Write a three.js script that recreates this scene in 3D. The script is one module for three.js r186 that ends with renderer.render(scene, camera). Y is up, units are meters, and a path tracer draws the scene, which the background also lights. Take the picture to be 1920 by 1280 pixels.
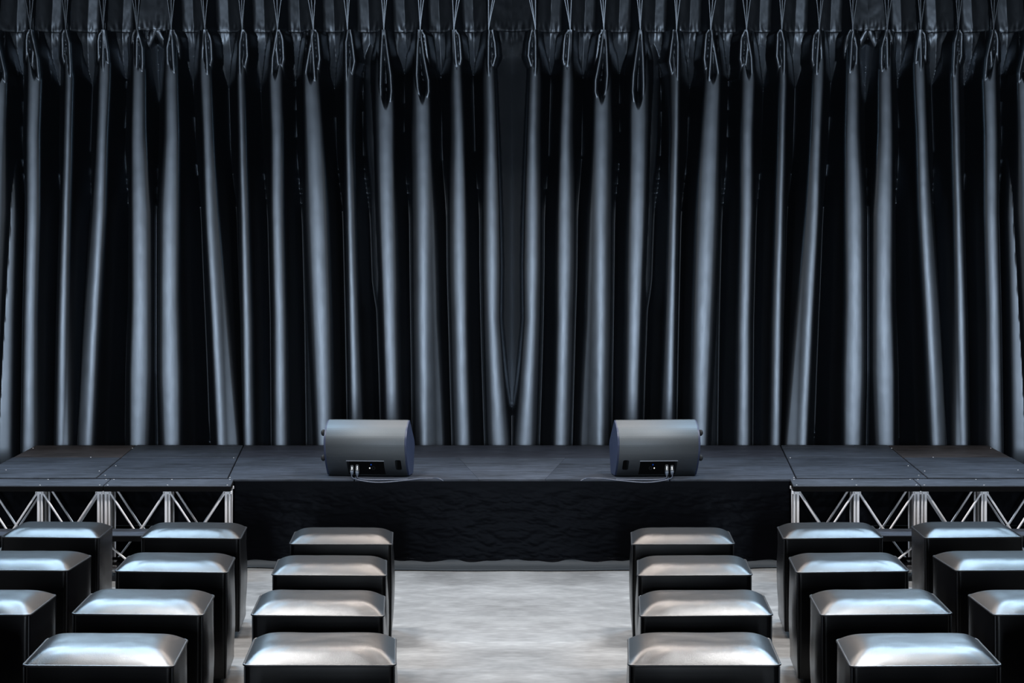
import * as THREE from 'three';
import { mergeGeometries, mergeVertices, toCreasedNormals } from 'three/addons/utils/BufferGeometryUtils.js';
import { RoundedBoxGeometry } from 'three/addons/geometries/RoundedBoxGeometry.js';
import { ImprovedNoise } from 'three/addons/math/ImprovedNoise.js';
import { RectAreaLightUniformsLib } from 'three/addons/lights/RectAreaLightUniformsLib.js';
import { Brush, Evaluator, SUBTRACTION } from 'three-bvh-csg';

// ------------------------------------------------------------------ camera, lights, exposure
const EYE = 1.54, FOCAL = 3000, HORIZON = 565;            // metres; pixels of a 1920 x 1280 frame
const scene = new THREE.Scene();
scene.background = new THREE.Color(0x000000);
const camera = new THREE.PerspectiveCamera(2 * Math.atan(640 / FOCAL) * 180 / Math.PI, 1.5, 0.1, 60);
camera.position.set(0, EYE, 0);
camera.setViewOffset(1920, 1280, 0, 640 - HORIZON, 1920, 1280);   // shifted lens: the uprights stay upright
scene.add(camera);
const renderer = new THREE.WebGLRenderer({ antialias: true });
renderer.toneMapping = THREE.LinearToneMapping;
renderer.toneMappingExposure = 1.0;
renderer.shadowMap.enabled = true;
RectAreaLightUniformsLib.init();

// every lamp, battens and boom being added ones: [x, y, depth], [aim x, y, depth], [width, height], radiance, colour
const LAMPS = {
  key:    { at: [1.75, 4.75, 7.35], aim: [1.45, 0.3, 5.0], size: [0.55, 0.4], power: 340, color: [1.0, 0.985, 0.97] },
  outer:  { at: [3.15, 4.05, 10.55], aim: [2.3, 3.1, 6.0], size: [2.0, 0.16], power: 235, color: [0.52, 0.76, 1.0] },  // added batten, gives the ottoman tops their cool sheen
  inner:  { at: [0.8, 4.05, 10.55], aim: [1.2, 3.1, 6.0], size: [1.2, 0.16], power: 135, color: [1.0, 0.88, 0.80] },  // added batten, gives the ottoman tops a warm tint
  front:  { x: 0, depth: -8.0, heights: [0.6, 1.1, 1.6, 2.1, 2.6], aim: [0, 1.4, 11.6], size: [0.42, 0.4], power: 310, color: [0.76, 0.87, 1.0] },  // added boom behind the camera, for the highlights on the curtain
};

// ------------------------------------------------------------------ helpers
const noise3 = new ImprovedNoise();
const N = (x, y, z = 0) => noise3.noise(x, y, z);
const fbm = (x, y, z, o = 4) => { let s = 0, a = 0.5; for (let i = 0; i < o; i++) { s += a * N(x, y, z + i * 7.3); x *= 2.03; y *= 2.03; a *= 0.5; } return s; };
let seed = 20240611;
const rnd = () => { seed = (seed + 0x6d2b79f5) | 0; let t = Math.imul(seed ^ (seed >>> 15), 1 | seed); t = (t + Math.imul(t ^ (t >>> 7), 61 | t)) ^ t; return ((t ^ (t >>> 14)) >>> 0) / 4294967296; };
const clamp = (v, a = 0, b = 1) => Math.min(b, Math.max(a, v));
const smooth = (a, b, v) => { const t = clamp((v - a) / (b - a)); return t * t * (3 - 2 * t); };
const lerp = (a, b, t) => a + (b - a) * t;
const PX = (px, d) => (px - 960) * d / FOCAL;              // picture column -> metres at a depth
const PY = (py, d) => EYE - (py - HORIZON) * d / FOCAL;    // picture row -> height at a depth
const V = (x, y, d) => new THREE.Vector3(x, y, -d);        // d: distance in front of the camera plane
function keys(list, y) {                                   // list of [y, value], piecewise smooth
  if (y <= list[0][0]) return list[0][1];
  for (let i = 1; i < list.length; i++) if (y <= list[i][0]) {
    const [y0, v0] = list[i - 1], [y1, v1] = list[i];
    return lerp(v0, v1, (y - y0) / (y1 - y0));
  }
  return list[list.length - 1][1];
}
const used = new Map();
function numbered(name) {
  const n = used.get(name) ?? 0; used.set(name, n + 1);
  return n ? `${name}_${String(n).padStart(3, '0')}` : name;
}
function thing(name, label, category, base, group) {
  const o = new THREE.Group(); o.name = numbered(name); o.position.copy(base); scene.add(o);
  o.userData = { label, category }; if (group) o.userData.group = group;
  return o;
}
function finish(m) { m.castShadow = true; m.receiveShadow = true; return m; }
function part(name, geometry, material, root, parent = root) {   // geometry in world coordinates, stored about the thing's base
  const g = geometry; g.translate(-root.position.x, -root.position.y, -root.position.z);
  const m = finish(new THREE.Mesh(g, material)); m.name = name; parent.add(m); return m;
}
function structure(name, geometry, material) {
  const m = finish(new THREE.Mesh(geometry, material)); m.name = name; m.userData.kind = 'structure'; scene.add(m); return m;
}
function plain(g) {                                        // same attributes everywhere, so that pieces merge
  let q = g.index ? g.toNonIndexed() : g;
  for (const k of Object.keys(q.attributes)) if (!['position', 'normal', 'uv'].includes(k)) q.deleteAttribute(k);
  if (!q.attributes.normal) q.computeVertexNormals();
  if (!q.attributes.uv) q.setAttribute('uv', new THREE.BufferAttribute(new Float32Array(q.attributes.position.count * 2), 2));
  return q;
}
const join = (list) => mergeGeometries(list.map(plain));
function mirrored(g) {
  const q = g.clone(), p = q.attributes.position, n = q.attributes.normal;
  for (let i = 0; i < p.count; i++) p.setX(i, -p.getX(i));
  if (n) for (let i = 0; i < n.count; i++) n.setX(i, -n.getX(i));
  if (q.index) { const a = q.index.array; for (let i = 0; i < a.length; i += 3) { const t = a[i]; a[i] = a[i + 2]; a[i + 2] = t; } }
  else for (const at of Object.values(q.attributes)) {
    const s = at.itemSize, a = at.array;
    for (let i = 0; i < at.count; i += 3) for (let c = 0; c < s; c++) { const t = a[i * s + c]; a[i * s + c] = a[(i + 2) * s + c]; a[(i + 2) * s + c] = t; }
  }
  return q;
}
const mirrorCache = new Map();
function twin(root, label, group) {                        // the same thing on the other side of the aisle
  const make = (o) => {
    const c = o.isMesh ? finish(new THREE.Mesh(mirrorCache.get(o.geometry) ?? mirrorCache.set(o.geometry, mirrored(o.geometry)).get(o.geometry), o.material)) : new THREE.Group();
    c.position.set(-o.position.x, o.position.y, o.position.z);
    c.userData = { ...o.userData };
    for (const k of o.children) { const q = make(k); q.name = k.name; c.add(q); }
    return c;
  };
  const c = make(root); c.name = numbered(root.name.replace(/_\d{3}$/, '')); scene.add(c);
  c.userData.label = label; if (group) c.userData.group = group;
  return c;
}
function box(w, h, d, x, y, depth, r = 0) {
  const g = r ? new RoundedBoxGeometry(w, h, d, 2, r) : new THREE.BoxGeometry(w, h, d);
  return g.translate(x, y, -depth);
}
function bar(p, q, r, sides = 10) {
  const d = new THREE.Vector3().subVectors(q, p), g = new THREE.CylinderGeometry(r, r, d.length(), sides);
  g.applyQuaternion(new THREE.Quaternion().setFromUnitVectors(new THREE.Vector3(0, 1, 0), d.clone().normalize()));
  return g.translate((p.x + q.x) / 2, (p.y + q.y) / 2, (p.z + q.z) / 2);
}
function grid(nu, nv, f, uv) {                             // f(i/nu, j/nv) -> Vector3
  const pos = new Float32Array((nu + 1) * (nv + 1) * 3), tex = new Float32Array((nu + 1) * (nv + 1) * 2), idx = [];
  for (let j = 0, k = 0; j <= nv; j++) for (let i = 0; i <= nu; i++, k++) {
    const p = f(i / nu, j / nv); pos[3 * k] = p.x; pos[3 * k + 1] = p.y; pos[3 * k + 2] = p.z;
    const t = uv ? uv(i / nu, j / nv, p) : [p.x, p.y]; tex[2 * k] = t[0]; tex[2 * k + 1] = t[1];
    if (i < nu && j < nv) { const a = k, b = k + 1, c = k + nu + 1, d = c + 1; idx.push(a, b, d, a, d, c); }
  }
  const g = new THREE.BufferGeometry();
  g.setAttribute('position', new THREE.BufferAttribute(pos, 3)); g.setAttribute('uv', new THREE.BufferAttribute(tex, 2));
  g.setIndex(idx); g.computeVertexNormals(); return g;
}
// a slab on a four-cornered plan: corners [x, depth] front-left, front-right, back-right, back-left
function slab(c, y0, y1, b = 0.004, uo = 0, vo = 0) {
  const cx = (c[0][0] + c[1][0] + c[2][0] + c[3][0]) / 4, cd = (c[0][1] + c[1][1] + c[2][1] + c[3][1]) / 4;
  const inset = c.map(([x, d]) => [x - Math.sign(x - cx) * b, d - Math.sign(d - cd) * b]);
  const ring = [[c, y0], [c, y1 - b], [inset, y1]], pos = [], uv = [];
  const tri = (...ps) => ps.forEach(([x, y, d]) => { pos.push(x, y, -d); uv.push(x + uo, d + y + vo); });
  for (let k = 0; k < 2; k++) for (let i = 0; i < 4; i++) {
    const [A, ya] = ring[k], [B, yb] = ring[k + 1], j = (i + 1) % 4;
    const a = [A[i][0], ya, A[i][1]], b2 = [A[j][0], ya, A[j][1]], d = [B[i][0], yb, B[i][1]], e = [B[j][0], yb, B[j][1]];
    tri(a, b2, e); tri(a, e, d);
  }
  const t = inset.map(([x, d]) => [x, y1, d]), u = c.map(([x, d]) => [x, y0, d]);
  tri(t[0], t[1], t[2]); tri(t[0], t[2], t[3]); tri(u[0], u[2], u[1]); tri(u[0], u[3], u[2]);
  const g = new THREE.BufferGeometry();
  g.setAttribute('position', new THREE.Float32BufferAttribute(pos, 3)); g.setAttribute('uv', new THREE.Float32BufferAttribute(uv, 2));
  g.computeVertexNormals(); return g;
}
function texture(w, h, f, srgb, metresU = 1, metresV = 1) {
  const data = new Uint8Array(w * h * 4);
  for (let y = 0, k = 0; y < h; y++) for (let x = 0; x < w; x++, k += 4) {
    const c = f(x / w, y / h, x, y); data[k] = 255 * clamp(c[0]); data[k + 1] = 255 * clamp(c[1]); data[k + 2] = 255 * clamp(c[2]); data[k + 3] = 255;
  }
  const t = new THREE.DataTexture(data, w, h); t.wrapS = t.wrapT = THREE.MirroredRepeatWrapping; t.magFilter = THREE.LinearFilter; t.minFilter = THREE.LinearMipmapLinearFilter; t.generateMipmaps = true;
  if (srgb) t.colorSpace = THREE.SRGBColorSpace;
  t.repeat.set(1 / metresU, 1 / metresV); t.needsUpdate = true; return t;
}
const grey = (v) => [v, v, v];
const lin = (r, g, b) => new THREE.Color().setRGB(r, g, b);

// ------------------------------------------------------------------ materials
const concreteMap = texture(1024, 1024, (u, v) => {
  const x = u * 9, y = v * 9;
  let c = 0.66 + 0.22 * fbm(x * 0.5, y * 0.8, 1.5, 4) + 0.13 * fbm(x * 2.2, y * 3.6, 9.1, 4) + 0.12 * fbm(x * 9, y * 17, 3.3, 4);
  c -= 0.10 * smooth(0.16, 0.42, fbm(x * 0.9 + 4, y * 1.3, 20, 4));
  c += 0.09 * smooth(0.18, 0.4, fbm(x * 1.3 + 9, y * 1.9, 31, 4));
  return [c, c * 0.998, c * 0.99];
}, true, 4.2, 4.2);
const concreteRough = texture(512, 512, (u, v) => grey(0.6 + 0.3 * fbm(u * 9, v * 16, 44, 4)), false, 4.2, 4.2);
const M = {
  concrete: new THREE.MeshStandardMaterial({ name: 'concrete', map: concreteMap, roughnessMap: concreteRough, roughness: 1, color: lin(0.53, 0.535, 0.545) }),
  blackPaint: new THREE.MeshStandardMaterial({ name: 'black_paint', color: lin(0.006, 0.006, 0.007), roughness: 0.95 }),
  satin: new THREE.MeshPhysicalMaterial({ name: 'black_satin', color: lin(0.0012, 0.0014, 0.002), roughness: 1, ior: 2.3, specularColor: lin(0.78, 0.88, 1.0), side: THREE.DoubleSide,
    roughnessMap: texture(512, 512, (u, v, x, y) => grey(0.37 + 0.05 * fbm(u * 220, v * 9, 2, 3) + 0.035 * N(u * 300.3, v * 300.7, 5) + 0.03 * fbm(u * 4, v * 3, 8, 2)), false, 0.9, 0.9) }),
  skirt: new THREE.MeshPhysicalMaterial({ name: 'black_skirt_cloth', color: lin(0.0012, 0.0013, 0.002), roughness: 0.44, ior: 1.5, specularIntensity: 0.11, specularColor: lin(0.78, 0.86, 1.0), side: THREE.DoubleSide }),
  leather: new THREE.MeshPhysicalMaterial({ name: 'black_leather', color: lin(0.0028, 0.003, 0.0038), roughness: 0.32, ior: 1.55,
    bumpMap: texture(512, 512, (u, v) => { const a = Math.abs(N(u * 90, v * 90, 3)), b = Math.abs(N(u * 150 + 9, v * 150, 8)); return grey(0.85 - 0.8 * Math.pow(1 - clamp(a * 2.2), 3) * 0.6 - 0.4 * Math.pow(1 - clamp(b * 2.2), 3) * 0.6); }, false, 0.22, 0.22), bumpScale: 0.0003 }),
  leatherSide: new THREE.MeshPhysicalMaterial({ name: 'black_leather_side', color: lin(0.0022, 0.0021, 0.0026), roughness: 0.27, ior: 1.4 }),
  greyHem: new THREE.MeshPhysicalMaterial({ name: 'grey_hem_cloth', color: lin(0.034, 0.043, 0.053), roughness: 0.7, side: THREE.DoubleSide }),  // hem in a paler blue-grey than the skirt
  leatherEdge: new THREE.MeshPhysicalMaterial({ name: 'leather_piping', color: lin(0.010, 0.0105, 0.013), roughness: 0.34, ior: 1.55 }),
  footRubber: new THREE.MeshStandardMaterial({ name: 'black_rubber', color: lin(0.012, 0.012, 0.013), roughness: 0.7 }),
  aluminium: new THREE.MeshPhysicalMaterial({ name: 'aluminium_tube', color: lin(0.97, 0.95, 0.97), roughness: 0.5, ior: 2.33 }),
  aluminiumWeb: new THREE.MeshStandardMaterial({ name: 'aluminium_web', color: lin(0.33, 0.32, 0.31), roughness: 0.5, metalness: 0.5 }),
  boltSteel: new THREE.MeshStandardMaterial({ name: 'bolt_steel', color: lin(0.75, 0.75, 0.78), roughness: 0.35, metalness: 0.6 }),
  darkHole: new THREE.MeshStandardMaterial({ name: 'dark_bolt', color: lin(0.02, 0.02, 0.02), roughness: 0.6 }),
  edgeBlack: new THREE.MeshPhysicalMaterial({ name: 'black_deck_edge', color: lin(0.0016, 0.0016, 0.002), roughness: 0.8, specularIntensity: 0.25 }),
  cabinet: new THREE.MeshPhysicalMaterial({ name: 'speaker_paint', color: lin(0.013, 0.015, 0.0175), roughness: 0.58, ior: 2.25, specularColor: lin(0.86, 0.94, 1.0),
    bumpMap: texture(256, 256, (u, v) => grey(0.5 + 0.5 * fbm(u * 60, v * 60, 4, 3)), false, 0.2, 0.2), bumpScale: 0.0006 }),
  endPanel: new THREE.MeshPhysicalMaterial({ name: 'speaker_end_blue_light', color: lin(0.032, 0.044, 0.09), roughness: 0.45 }),  // the bluish light on the end panels is put into their colour
  panelBlack: new THREE.MeshPhysicalMaterial({ name: 'connector_plate', color: lin(0.0012, 0.0012, 0.0014), roughness: 0.7, specularIntensity: 0.15 }),
  lip: new THREE.MeshStandardMaterial({ name: 'recess_lip', color: lin(0.30, 0.33, 0.38), roughness: 0.4, metalness: 0.3 }),
  plugMetal: new THREE.MeshStandardMaterial({ name: 'plug_metal', color: lin(0.85, 0.83, 0.80), roughness: 0.25, metalness: 0.7 }),
  plugBoot: new THREE.MeshStandardMaterial({ name: 'plug_boot', color: lin(0.18, 0.22, 0.28), roughness: 0.5 }),
  cable: new THREE.MeshPhysicalMaterial({ name: 'cable_sheath', color: lin(0.085, 0.1, 0.14), roughness: 0.35 }),
  lens: new THREE.MeshStandardMaterial({ name: 'lamp_lens', color: 0xffffff, emissive: 0xffffff, emissiveIntensity: 1.0, roughness: 0.4 }),
  statusWhite: new THREE.MeshStandardMaterial({ name: 'status_led_white', color: 0xffffff, emissive: 0xffffff, emissiveIntensity: 1.2 }),
  statusBlue: new THREE.MeshStandardMaterial({ name: 'status_led_blue', color: 0x0a3a8a, emissive: 0x0a4ac0, emissiveIntensity: 0.35 }),
};
const deckTone = (tr, tg, tb, s) => new THREE.MeshPhysicalMaterial({ name: 'deck_board_paint', roughness: 0.6, ior: 1.45, specularIntensity: 0.4, color: lin(1.6, 1.6, 1.6),
  map: texture(512, 512, (u, v) => {
    const x = u * 6, y = v * 6;
    let c = 1 + 0.8 * fbm(x * 1.2, y * 5, s, 4) + 0.6 * fbm(x * 5, y * 24, s + 3, 3) + 0.7 * fbm(x * 0.5, y * 0.7, s + 8, 3);
    c += 1.2 * smooth(0.26, 0.42, fbm(x * 1.6, y * 9, s + 17, 3)); c = Math.max(0.3, c);
    return [Math.sqrt(tr * c), Math.sqrt(tg * c), Math.sqrt(tb * c)];
  }, true, 1.6, 1.6) });
const DECK = [deckTone(0.030, 0.036, 0.048, 3), deckTone(0.036, 0.042, 0.054, 40), deckTone(0.042, 0.036, 0.036, 77), deckTone(0.023, 0.025, 0.034, 111)];

// ------------------------------------------------------------------ the room
const HALL = { left: -7.2, right: 7.2, back: 12.35, front: -9.2, top: 5.6 };
{
  const w = HALL.right - HALL.left, l = HALL.back - HALL.front, mid = (HALL.back + HALL.front) / 2, t = 0.2;
  const f = new THREE.BoxGeometry(w + 2 * t, t, l + 2 * t).translate(0, -t / 2, -mid);
  const p = f.attributes.position, uv = f.attributes.uv;
  for (let i = 0; i < p.count; i++) uv.setXY(i, p.getX(i) + 0.0, p.getZ(i) + 0.6);
  structure('floor', f, M.concrete);
  structure('ceiling', new THREE.BoxGeometry(w + 2 * t, t, l + 2 * t).translate(0, HALL.top + t / 2, -mid), M.blackPaint);
  structure('wall_back', new THREE.BoxGeometry(w + 2 * t, HALL.top, t).translate(0, HALL.top / 2, -HALL.back - t / 2), M.blackPaint);
  structure('wall_front', new THREE.BoxGeometry(w + 2 * t, HALL.top, t).translate(0, HALL.top / 2, -HALL.front + t / 2), M.blackPaint);
  structure('wall_left', new THREE.BoxGeometry(t, HALL.top, l).translate(HALL.left - t / 2, HALL.top / 2, -mid), M.blackPaint);
  structure('wall_right', new THREE.BoxGeometry(t, HALL.top, l).translate(HALL.right + t / 2, HALL.top / 2, -mid), M.blackPaint);
}

// ------------------------------------------------------------------ the lamps (above and behind the view; battens and boom are added)
function areaLight(parent, at, aim, size, power, color) {
  const l = new THREE.RectAreaLight(lin(...color), power, size[0], size[1]);
  l.position.copy(at); parent.add(l); l.lookAt(aim); l.castShadow = true; return l;
}
function housing(at, aim, size) {                          // a shallow lamp body behind its lens, both facing the aim
  const q = new THREE.Object3D(); q.position.copy(at); q.lookAt(aim); q.updateMatrix();
  const body = new RoundedBoxGeometry(size[0] + 0.06, size[1] + 0.06, 0.1, 2, 0.015).translate(0, 0, -0.075).applyMatrix4(q.matrix);
  const lens = new THREE.BoxGeometry(size[0], size[1], 0.012).translate(0, 0, -0.02).applyMatrix4(q.matrix);
  return { body, lens };
}
function hangingLamp(name, label, side, d) {
  const at = V(side * d.at[0], d.at[1], d.at[2]), aim = V(side * d.aim[0], d.aim[1], d.aim[2]);
  const t = thing(name, label, 'stage light', at.clone(), 'stage lights hung from the ceiling');
  const { body, lens } = housing(at, aim, d.size);
  part('lamp_housing', body, M.blackPaint, t);
  for (const s of [-1, 1]) {
    const x = at.x + s * d.size[0] * 0.32;
    part('hanging_rod', bar(new THREE.Vector3(x, at.y + 0.05, at.z - 0.05), new THREE.Vector3(x, HALL.top - 0.005, at.z - 0.05), 0.012), M.blackPaint, t);
  }
  part('lamp_lens', lens, M.lens, t);
  const l = areaLight(scene, at, aim, d.size, d.power, d.color); l.name = 'stage_lamp';  // key lamps and added battens share this light name
}
for (const s of [-1, 1]) {
  const side = s < 0 ? 'left' : 'right';
  hangingLamp('stage_lamp', `square black stage lamp hung over the ${side} seating block`, s, LAMPS.key);
  hangingLamp('added_light_batten', `added long cool white light batten hung over the ${side} end of the stage`, s, LAMPS.outer);  // both battens are added for the sheen on the seat tops
  hangingLamp('added_light_batten', `added long warm white light batten hung over the stage middle, ${side} one`, s, LAMPS.inner);
}
{
  const d = LAMPS.front, base = V(d.x, 0, d.depth);
  const t = thing('added_light_boom', 'added unseen floor stand with five square lamps to light the curtain folds', 'added light stand', base);  // unseen stand, added to bring out the fold crests
  part('pole', bar(V(d.x, 0.02, d.depth - 0.18), V(d.x, 3.6, d.depth - 0.18), 0.03), M.blackPaint, t);
  part('base_plate', new THREE.CylinderGeometry(0.34, 0.38, 0.04, 32).translate(d.x, 0.02, -d.depth + 0.18), M.blackPaint, t);
  for (const y of d.heights) {
    const at = V(d.x, y, d.depth), aim = V(...d.aim);
    const { body, lens } = housing(at, aim, d.size);
    const h = part('lamp_head', body, M.blackPaint, t);
    part('lamp_lens', lens, M.lens, t, h);
    areaLight(scene, at, aim, d.size, d.power, d.color).name = 'added_boom_lamp';
  }
}

// ------------------------------------------------------------------ the curtain
// Every fold: c = crest column, h = half width of its flat crest, sl / sr = shoulder widths, m = row where the pleat has opened out,
// ridges = the thin edges of cloth that leave the pinch; columns and rows as seen, turned into metres at the curtain's depth.
const CD = 11.62, K = CD / FOCAL;
const FOLDS = [
  { pin: 322, top: [316, 323.5, 329], m: 122, c: [[57, 322], [150, 321], [250, 322], [400, 318], [560, 317], [700, 319], [830, 321.5], [960, 323]], h: [[100, 5], [150, 6], [250, 7], [400, 10], [560, 10], [700, 12], [830, 10.5]], sl: [[200, 5], [400, 7], [830, 6]], sr: [[200, 3], [560, 4], [830, 3]],
    ridges: [[[58, 321], [90, 313.5], [118, 313.5], [135, 315]], [[60, 321.5], [80, 323], [118, 324.5], [140, 326]], [[58, 326], [68, 331], [84, 333]]] },
  { pin: 385, top: [379, 383, 391], m: 108, c: [[57, 385], [120, 384], [150, 385], [250, 388.5], [400, 393], [600, 404], [830, 415], [960, 420]], h: [[100, 5], [150, 5.5], [250, 4.5], [400, 5], [600, 5], [830, 5.5]], sl: [[150, 3], [830, 3]], sr: [[150, 3], [300, 5], [400, 8], [600, 12], [830, 16]],
    ridges: [[[58, 384], [95, 379.5], [120, 378.5]], [[62, 385], [110, 387.5], [145, 388]], [[58, 388], [66, 393], [78, 395.5], [112, 396], [122, 393]]] },
  { pin: 455, top: [449.5, 455, 460], m: 125, c: [[57, 455], [120, 451], [150, 450.5], [250, 453], [300, 454], [400, 457], [600, 462], [830, 465.5], [960, 467]], h: [[100, 2.2], [250, 2.2], [400, 2.6], [600, 4], [830, 4.6]], sl: [[150, 3], [830, 4]], sr: [[150, 4], [830, 4]],
    ridges: [[[58, 455], [80, 450], [120, 449], [150, 449.5]], [[58, 458], [64, 462], [105, 463], [126, 458]]] },
  { pin: 521, top: [514.5, 521, 529], m: 140, c: [[57, 521], [130, 516], [150, 515.5], [250, 518.5], [400, 519], [600, 524], [830, 526], [960, 527]], h: [[120, 6], [150, 6.5], [250, 6], [400, 6], [600, 6], [830, 7]], sl: [[150, 3], [830, 5]], sr: [[150, 4], [830, 4]],
    ridges: [[[60, 520], [108, 511], [150, 508.7]], [[62, 520], [90, 518], [125, 521]], [[58, 524], [66, 528], [76, 530], [110, 531], [122, 528]]] },
  { pin: 588, top: [579, 585, 592], m: 148, c: [[57, 588], [140, 582], [165, 583], [250, 588], [400, 594], [500, 597.5], [600, 601], [700, 604], [830, 607], [960, 608]], h: [[130, 8], [250, 10], [400, 11], [600, 10.5], [700, 9.5], [830, 8]], sl: [[150, 3], [400, 8], [830, 5]], sr: [[150, 5], [830, 4]],
    ridges: [[[62, 586.5], [136, 572.6], [150, 573]], [[66, 585], [120, 588], [155, 590]], [[58, 592], [64, 596], [110, 599], [128, 596]]] },
  { pin: 652, top: [646, 652, 656], m: 130, c: [[57, 654], [120, 651.5], [150, 651.5], [250, 652.5], [400, 656], [500, 658.5], [600, 661], [700, 663.5], [830, 666.5], [960, 668]], h: [[100, 2.2], [250, 2.4], [400, 2.8], [500, 3.2], [600, 4], [700, 4.4], [830, 5]], sl: [[150, 2.5], [830, 3]], sr: [[130, 8], [250, 5], [600, 5], [830, 8]],
    ridges: [[[58, 652.5], [80, 649], [120, 649], [160, 649.4]], [[58, 657.5], [90, 661.5], [115, 664.3], [140, 659]]] },
  { pin: 720, top: [716.5, 721.5, 726], m: 195, c: [[57, 720], [120, 722], [200, 723], [300, 723.5], [400, 725], [500, 727.5], [600, 730], [700, 732.5], [830, 735], [960, 737]], h: [[60, 4], [150, 9], [220, 10], [400, 9.5], [500, 9], [700, 7.6], [830, 7.4]], sl: [[150, 8], [300, 6], [500, 3], [830, 3]], sr: [[150, 3], [830, 4]],
    ridges: [[[58, 718], [80, 716.5], [110, 714.5], [160, 713], [190, 714]], [[58, 721], [80, 724], [110, 728], [140, 732], [170, 733.5], [195, 731]]] },
  { pin: 788, top: [785, 790, 795], m: 185, c: [[57, 788], [120, 790], [200, 792], [400, 794], [600, 794], [700, 795], [830, 795.5], [960, 796]], h: [[60, 4], [150, 9], [250, 9], [400, 8], [600, 7], [830, 6]], sl: [[150, 5], [250, 10], [400, 11], [830, 12]], sr: [[150, 3], [250, 4], [400, 9], [500, 12], [600, 15], [700, 19], [830, 24]],
    ridges: [[[58, 785.5], [90, 783], [140, 781], [165, 783], [185, 787]], [[60, 789], [100, 793.5], [130, 799], [150, 803], [172, 803.5], [188, 799]], [[60, 792], [66, 796], [90, 799], [115, 802]]] },
  { pin: 851, top: [849, 857, 862], m: 120, c: [[57, 853], [110, 856], [150, 857], [250, 860], [400, 861], [500, 861.5], [600, 863.5], [700, 865.5], [830, 869], [960, 871]], h: [[100, 3], [150, 4.5], [250, 5.5], [400, 8], [500, 8.5], [600, 7.2], [830, 7.5]], sl: [[100, 3], [150, 6], [400, 9], [830, 10]], sr: [[150, 3], [830, 4]],
    ridges: [[[60, 849.5], [95, 850.5], [122, 853]], [[60, 851.5], [110, 854.5], [132, 857]], [[58, 855], [66, 860], [80, 862], [110, 864], [126, 861]]] },
  { pin: 916, top: [916, 924, 928], m: 125, c: [[57, 919], [110, 917], [150, 918.5], [250, 921], [400, 922], [500, 922.5], [600, 923], [700, 928], [830, 935], [960, 940]], h: [[100, 2.5], [150, 3.5], [250, 4.5], [400, 7], [500, 7.5], [600, 5.6], [700, 7], [830, 9]], sl: [[100, 4], [150, 8], [400, 8], [830, 9]], sr: [[150, 4], [500, 6], [830, 8]],
    ridges: [[[58, 917], [80, 916], [120, 915.6], [150, 917]], [[58, 923], [80, 927.5], [105, 929.3], [128, 923]]] },
];
const flipFold = (f, about) => {
  const X = (x) => 2 * about - x, kx = (l) => l.map(([y, x]) => [y, X(x)]);
  return { pin: X(f.pin), top: f.top.map(X).reverse(), m: f.m, c: kx(f.c), h: f.h, sl: f.sr, sr: f.sl, ridges: f.ridges.map(kx), flip: !f.flip };
};
let folds = [...FOLDS];
for (const f of FOLDS.slice(0, 7)) folds.push(flipFold(f, 290));
folds.push(...folds.map((f) => flipFold(f, 960)));
folds.sort((a, b) => a.pin - b.pin);
// slim secondary ridges between the folds: columns by row, how far behind the crests, sideways slope (so they stay dim)
let SIDE = [
  { c: [[70, 688], [150, 691], [300, 697], [400, 700], [526, 705], [580, 712], [660, 716]], y0: 70, y1: 640, z: 0.055, tilt: 0.30 },
  { c: [[150, 571], [400, 572], [600, 577], [830, 580], [960, 581]], y0: 200, y1: 960, z: 0.07, tilt: 0.36 },
];
SIDE = SIDE.concat(SIDE.filter((s) => keys(s.c, 300) < 600).map((s) => ({ ...s, c: s.c.map(([y, x]) => [y, 580 - x]), tilt: -s.tilt })));
SIDE = SIDE.concat(SIDE.map((s) => ({ ...s, c: s.c.map(([y, x]) => [y, 1920 - x]), tilt: -s.tilt })));
const STRIPE = { 322: 0.10, 385: 0.0, 455: 0.08, 521: 0.14, 588: 0.14, 652: 0.09, 720: 0.13, 788: 0.17, 851: 0.17 };
function flank(a, h, s, end) {                             // fall of the cloth (in columns) at a columns from the crest
  h *= 1.12;
  let z = 0.07 * Math.min(a, h) ** 2 / h; if (a <= h) return z;
  let b = a - h; const bs = Math.min(b, s); z += 0.14 * bs + (end - 0.14) * bs * bs / (2 * s); if (b <= s) return z;
  b -= s; const w = 5, bw = Math.min(b, w); z += end * bw + (2.7 - end) * bw * bw / (2 * w); if (b <= w) return z;
  return z + 2.7 * (b - w);
}
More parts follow.
